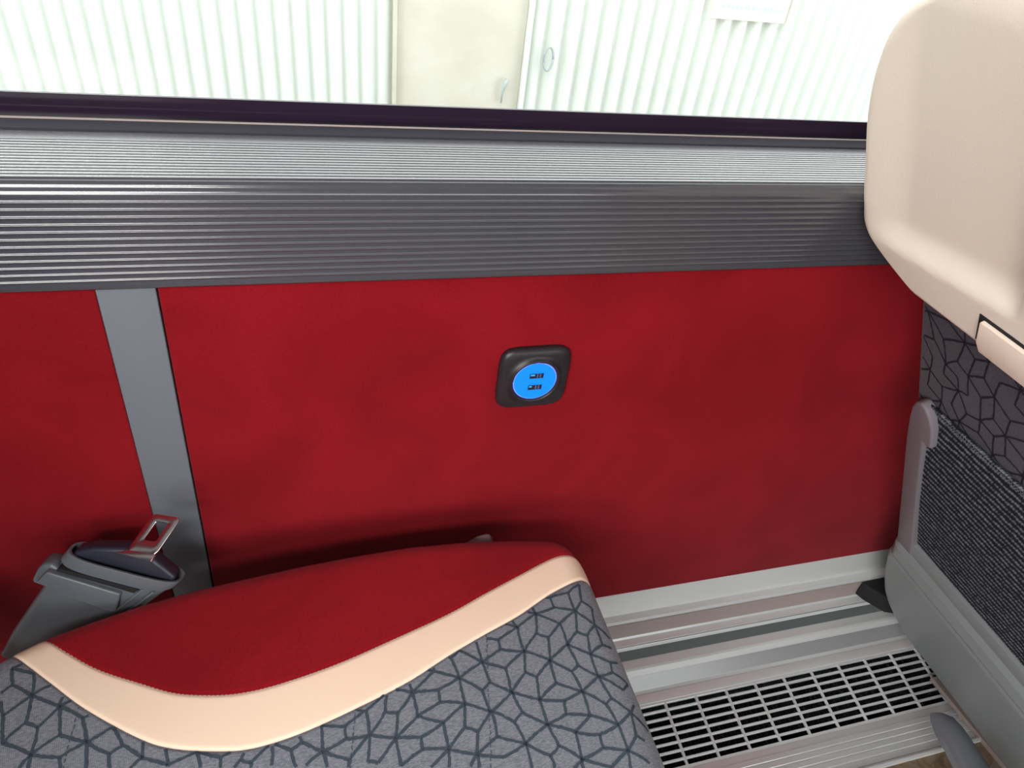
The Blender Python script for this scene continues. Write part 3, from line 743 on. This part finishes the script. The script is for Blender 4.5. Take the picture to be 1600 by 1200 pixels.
# flap with dark shadow gap round it
f0 = shellpt(1536,498); f1_ = shellpt(1529,533)
lm = frame_mat(lean(0,0,0), Vector((0,1,0)), (Vector((-.5,0,1))/LS), nL)
def lp(y,z): return (y, z*LS)
fy = f0[0]; zt = f0[1]; zb_ = shellpt(1600,592)[1]
gp = prism('flap_gap', [lp(fy+.0035,zb_+.003),lp(fy+.0030,zt+.0028),lp(2*YM-fy,zt+.0028),lp(2*YM-fy,zb_+.003)], .020, bk+.0006, 'gap', lm); adopt(front, gp)
fl = prism('tray_flap', [lp(fy+.0002,zb_+.004),lp(fy-.0006,zt-.0015),lp(fy-.002,zt),lp(2*YM-fy+.004,zt),lp(2*YM-fy+.004,zb_-.003),lp(fy-.004,zb_-.003)], .020, bk+.0035, 'beige_pipe', lm, bevel=.0022); adopt(front, fl)
# knitted pocket with stitched hem
pz = linspace(.268,.527,30)
pk = rows_shell('seatback_pocket', pz, lambda z: -.072, lambda z: 2*YM+.072, lambda y,z: .0045+.004*math.sin(math.pi*(z-.268)/.259)-round_drop(min(-.072-y,y-(2*YM+.072)),.003), 'knit', front, 60, back=.001)
vs, fs = [], []
y = -.085
while y > -.46:
    for (dy,z0,z1) in ((0,.5225,.5262),(-.0017,.5262,.5222)):
        a = Vector((y+dy,z0)); b = Vector((y+dy-.0017,z1)); ribbon(a,b,.0008, lambda q: lean(q.x,q.y,.0058), vs, fs, lambda q: True, rr)
    y -= .0034
adopt(front, mesh_obj('pocket_hem', vs, fs, 'stitch'))
adopt(front, tube('hem_cord', [lean(y_,.5285,.0050) for y_ in linspace(-.080,-.47,30)], .0017, 'knit'))
# side post with hooked head
post = [(-.0600,.250),(-.0620,.470),(-.0640,.500),(-.0665,.517),(-.0715,.5275),(-.0790,.5320),(-.0870,.5290),(-.0940,.5200),(-.0985,.5080),(-.1000,.4820),(-.0955,.4790),(-.0870,.4800),(-.0880,.250)]
po = prism('side_post', [lp(a,b) for a,b in post], .001, .0135, 'post_pl', lm, bevel=.004, seg=4); adopt(front, po)
# lower frame rail: bevelled section swept along the width, rounded at the wall end
def sweep(name, sec, m, yl, yr, ny=50, r=.02):
    v=[]; n=len(sec)
    ys=[yl-(yl-yr)*(.5-.5*math.cos(math.pi*i/ny)) for i in range(ny+1)]
    for y in ys:
        d=min(yl-y,y-yr); k=1-(1-min(d/r,1))**2; k=math.sqrt(max(k,0))
        for (z,o_) in sec: v.append(lean(y, z-(1-k)*.016*(1 if z>.27 else 0), o_*k-.02*(1-k)))
    f=grid_faces(len(ys),n)
    for e in (0,len(ys)-1): f.append(tuple(e*n+j for j in range(n)))
    for i in range(len(ys)-1): f.append((i*n,(i+1)*n,(i+1)*n+n-1,i*n+n-1))
    o=mesh_obj(name,v,f,m); sharp(o,28); return adopt(front,o)
sweep('lower_rail', [(.284,-.02),(.284,.004),(.2825,.0100),(.2790,.0115),(.2640,.0125),(.2600,.0195),(.2480,.0250),(.2440,.0240),(.2365,.0150),(.2335,.0145),(.2325,.013),(.2325,-.02)], 'grey_pl', -.0495, 2*YM+.0495)
# kick panel
kb = [(.078,-.140),(.081,-.112),(.090,-.092),(.103,-.076),(.120,-.064),(.145,-.0555),(.180,-.052),(.233,-.0505)]
kyl = lambda z: interp(kb,z)
kz = [.078+(.2335-.078)*(.5-.5*math.cos(math.pi*i/40)) for i in range(41)]
kick = rows_shell('kick_panel', kz, kyl, lambda z: 2*YM-kyl(z), lambda y,z: .0225+.006*math.sin(math.pi*(z-.078)/.155)-round_drop(min(kyl(z)-y,y-(2*YM-kyl(z))),.012)-round_drop(.2335-z,.004)-round_drop(z-.078,.010), 'grey_pl', front, 80, back=-.03)
adopt(front, box('pedestal', (.93,-.42,-.003), (1.20,-.14,.30), 'seatback', bevel=.01))
adopt(front, box('seat_pan', (.84,-.49,.25), (1.30,-.06,.33), 'seatback', bevel=.02))

# black block in the corner by the wall, and the foot bar
q0 = at(1346,872,1,-.034); q1 = at(1376,925,1,-.05)
blk = prism('floor_bracket', [(.800,-.0195),(.868,-.0195),(.868,-.075),(.826,-.0600),(.806,-.0340)], .062, .0925, 'gap', frame_mat(Vector((0,0,0)),Vector((1,0,0)),Vector((0,1,0)),Vector((0,0,1))), bevel=.003)
tag(blk, 'black plastic block in the corner between aluminium skirting and the seat in front', 'bracket')
foot = empty('footrest', (.775,-.5,-.004), 'grey tapered footrest bar end over the brown floor at the lower right', 'footrest')
FZ = .10
secs_px = [((1455,1113),(1478,1114)),((1459,1122),(1494,1121)),((1468,1140),(1508,1136)),((1482,1165),(1527,1163)),((1500,1200),(1551,1200)),((1535,1268),(1600,1272))]
v=[]; ang=[(-1,-.010),(-.98,-.001),(-.78,.0035),(-.45,.0075),(-.1,.0095),(.3,.0085),(.7,.0045),(1,-.002),(1,-.012)]
for i,(pl_,pr_) in enumerate(secs_px):
    l_ = at(*pl_,2,FZ); r__ = at(*pr_,2,FZ); k = (.25,.7,1,1,1,1)[i]
    for s_,h_ in ang: 
        q = l_.lerp(r__, (s_+1)/2); v.append(Vector((q.x,q.y,FZ+h_*k-.002)))
l2=len(secs_px); l_=v[-9]; 
extra=[(q-Vector((0,.30,0))) for q in v[-9:]]; v+=extra
n=9; f=grid_faces(l2+1,n)+[tuple(range(n)),tuple(l2*n+j for j in range(n))]+[(i*n,(i+1)*n,(i+1)*n+n-1,i*n+n-1) for i in range(l2)]
fo=mesh_obj('foot_bar', v, f, 'foot'); sharp(fo,30); adopt(foot,fo)
cx_=sum(q.x for q in extra)/9
adopt(foot, box('bracket', (cx_-.012,-.64,-.004), (cx_+.012,-.60,FZ), 'grey_pl', bevel=.003))

# ------------------------------------------------------------------ outside: corrugated building
YB = 2.0
def corrugated(name, x0, x1, pitch, depth, label):
    v=[]; x=x0; pr=[]
    while x < x1-1e-4:
        for t,d in ((0,0),(.10,.25),(.2,.8),(.3,1),(.62,1),(.72,.8),(.82,.25),(.92,0)):
            if x+t*pitch < x1: pr.append((x+t*pitch, YB-d*depth))
        x += pitch
    pr.append((x1,YB)); n=len(pr)
    v=[(a,b,-1.5) for a,b in pr]+[(a,b,1.32) for a,b in pr]
    f=[(i,i+1,n+i+1,n+i) for i in range(n-1)]
    o=mesh_obj(name,v,f,'ext'); sharp(o,60); return tag(o,kind='structure')
corrugated('wall_outside_rear', -4.5, .335, .052, .016, '')
corrugated('wall_outside_front', .795, 7.5, .064, .022, '')
tag(box('trim_8', (.780,1.965,-1.5), (.796,2.03,1.32), 'ext'), kind='structure')
tag(box('door_1', (.345,1.985,-1.5), (.780,2.02,1.32), 'door', bevel=.004), kind='structure')
tag(box('trim_9', (.333,1.968,-1.5), (.3455,2.03,1.32), 'door'), kind='structure')
tag(box('ground', (-6,.13,-1.56), (9,6,-1.5), 'asphalt'), kind='structure')
# sign plate on the corrugated wall
s0 = at(1109,28,1,1.97); s1 = at(1224,37,1,1.97)
sg = empty('sign_plate', (s0.x,1.97,s0.z), 'white rectangular notice on the corrugated wall outside the window', 'sign')
adopt(sg, box('plate', (s0.x,1.9665,s0.z), (s1.x,1.9775,s0.z+.30), 'sign_edge', bevel=.002))
adopt(sg, box('notice_face', (s0.x+.012,1.9655,s0.z+.012), (s1.x-.012,1.9668,s0.z+.288), 'sign'))
for row in range(5):
    vs, fs = [], []
    z = s0.z+.035+row*.045; x = s0.x+.03+rnd.uniform(0,.02); xe = s1.x-.03
    while x < xe:
        wl = rnd.uniform(.006,.012); hh = rnd.uniform(.010,.016); k=len(vs)
        vs += [Vector((x,1.9650,z)),Vector((x+wl,1.9650,z)),Vector((x+wl,1.9650,z+hh)),Vector((x,1.9650,z+hh))]; fs.append((k,k+1,k+2,k+3))
        x += wl+rnd.uniform(.003,.012)
    adopt(sg, mesh_obj('print_line', vs, fs, 'print', smooth=False))
# small wall handle and door latch
h0 = at(857,92,1,1.96)
hp = [h0+Vector((math.cos(t)*.017, 0, math.sin(t)*.038)) for t in [2*math.pi*i/20 for i in range(21)]]
hd = tube('wall_handle', hp, .0045, 'hook', seg=8); tag(hd, 'small grey-green loop handle on the corrugated wall beside the cream door', 'handle')
h1 = at(786,138,1,1.975)
lt = tube('door_latch', [h1+Vector((.012,0,.030)),h1+Vector((.004,-.006,.018)),h1+Vector((0,-.006,.0)),h1+Vector((-.003,-.002,-.02)),h1+Vector((-.002,0,-.05))], [.006,.008,.006,.005,.003], 'hook', seg=8)
tag(lt, 'small grey latch at the lower right edge of the cream door outside', 'latch')
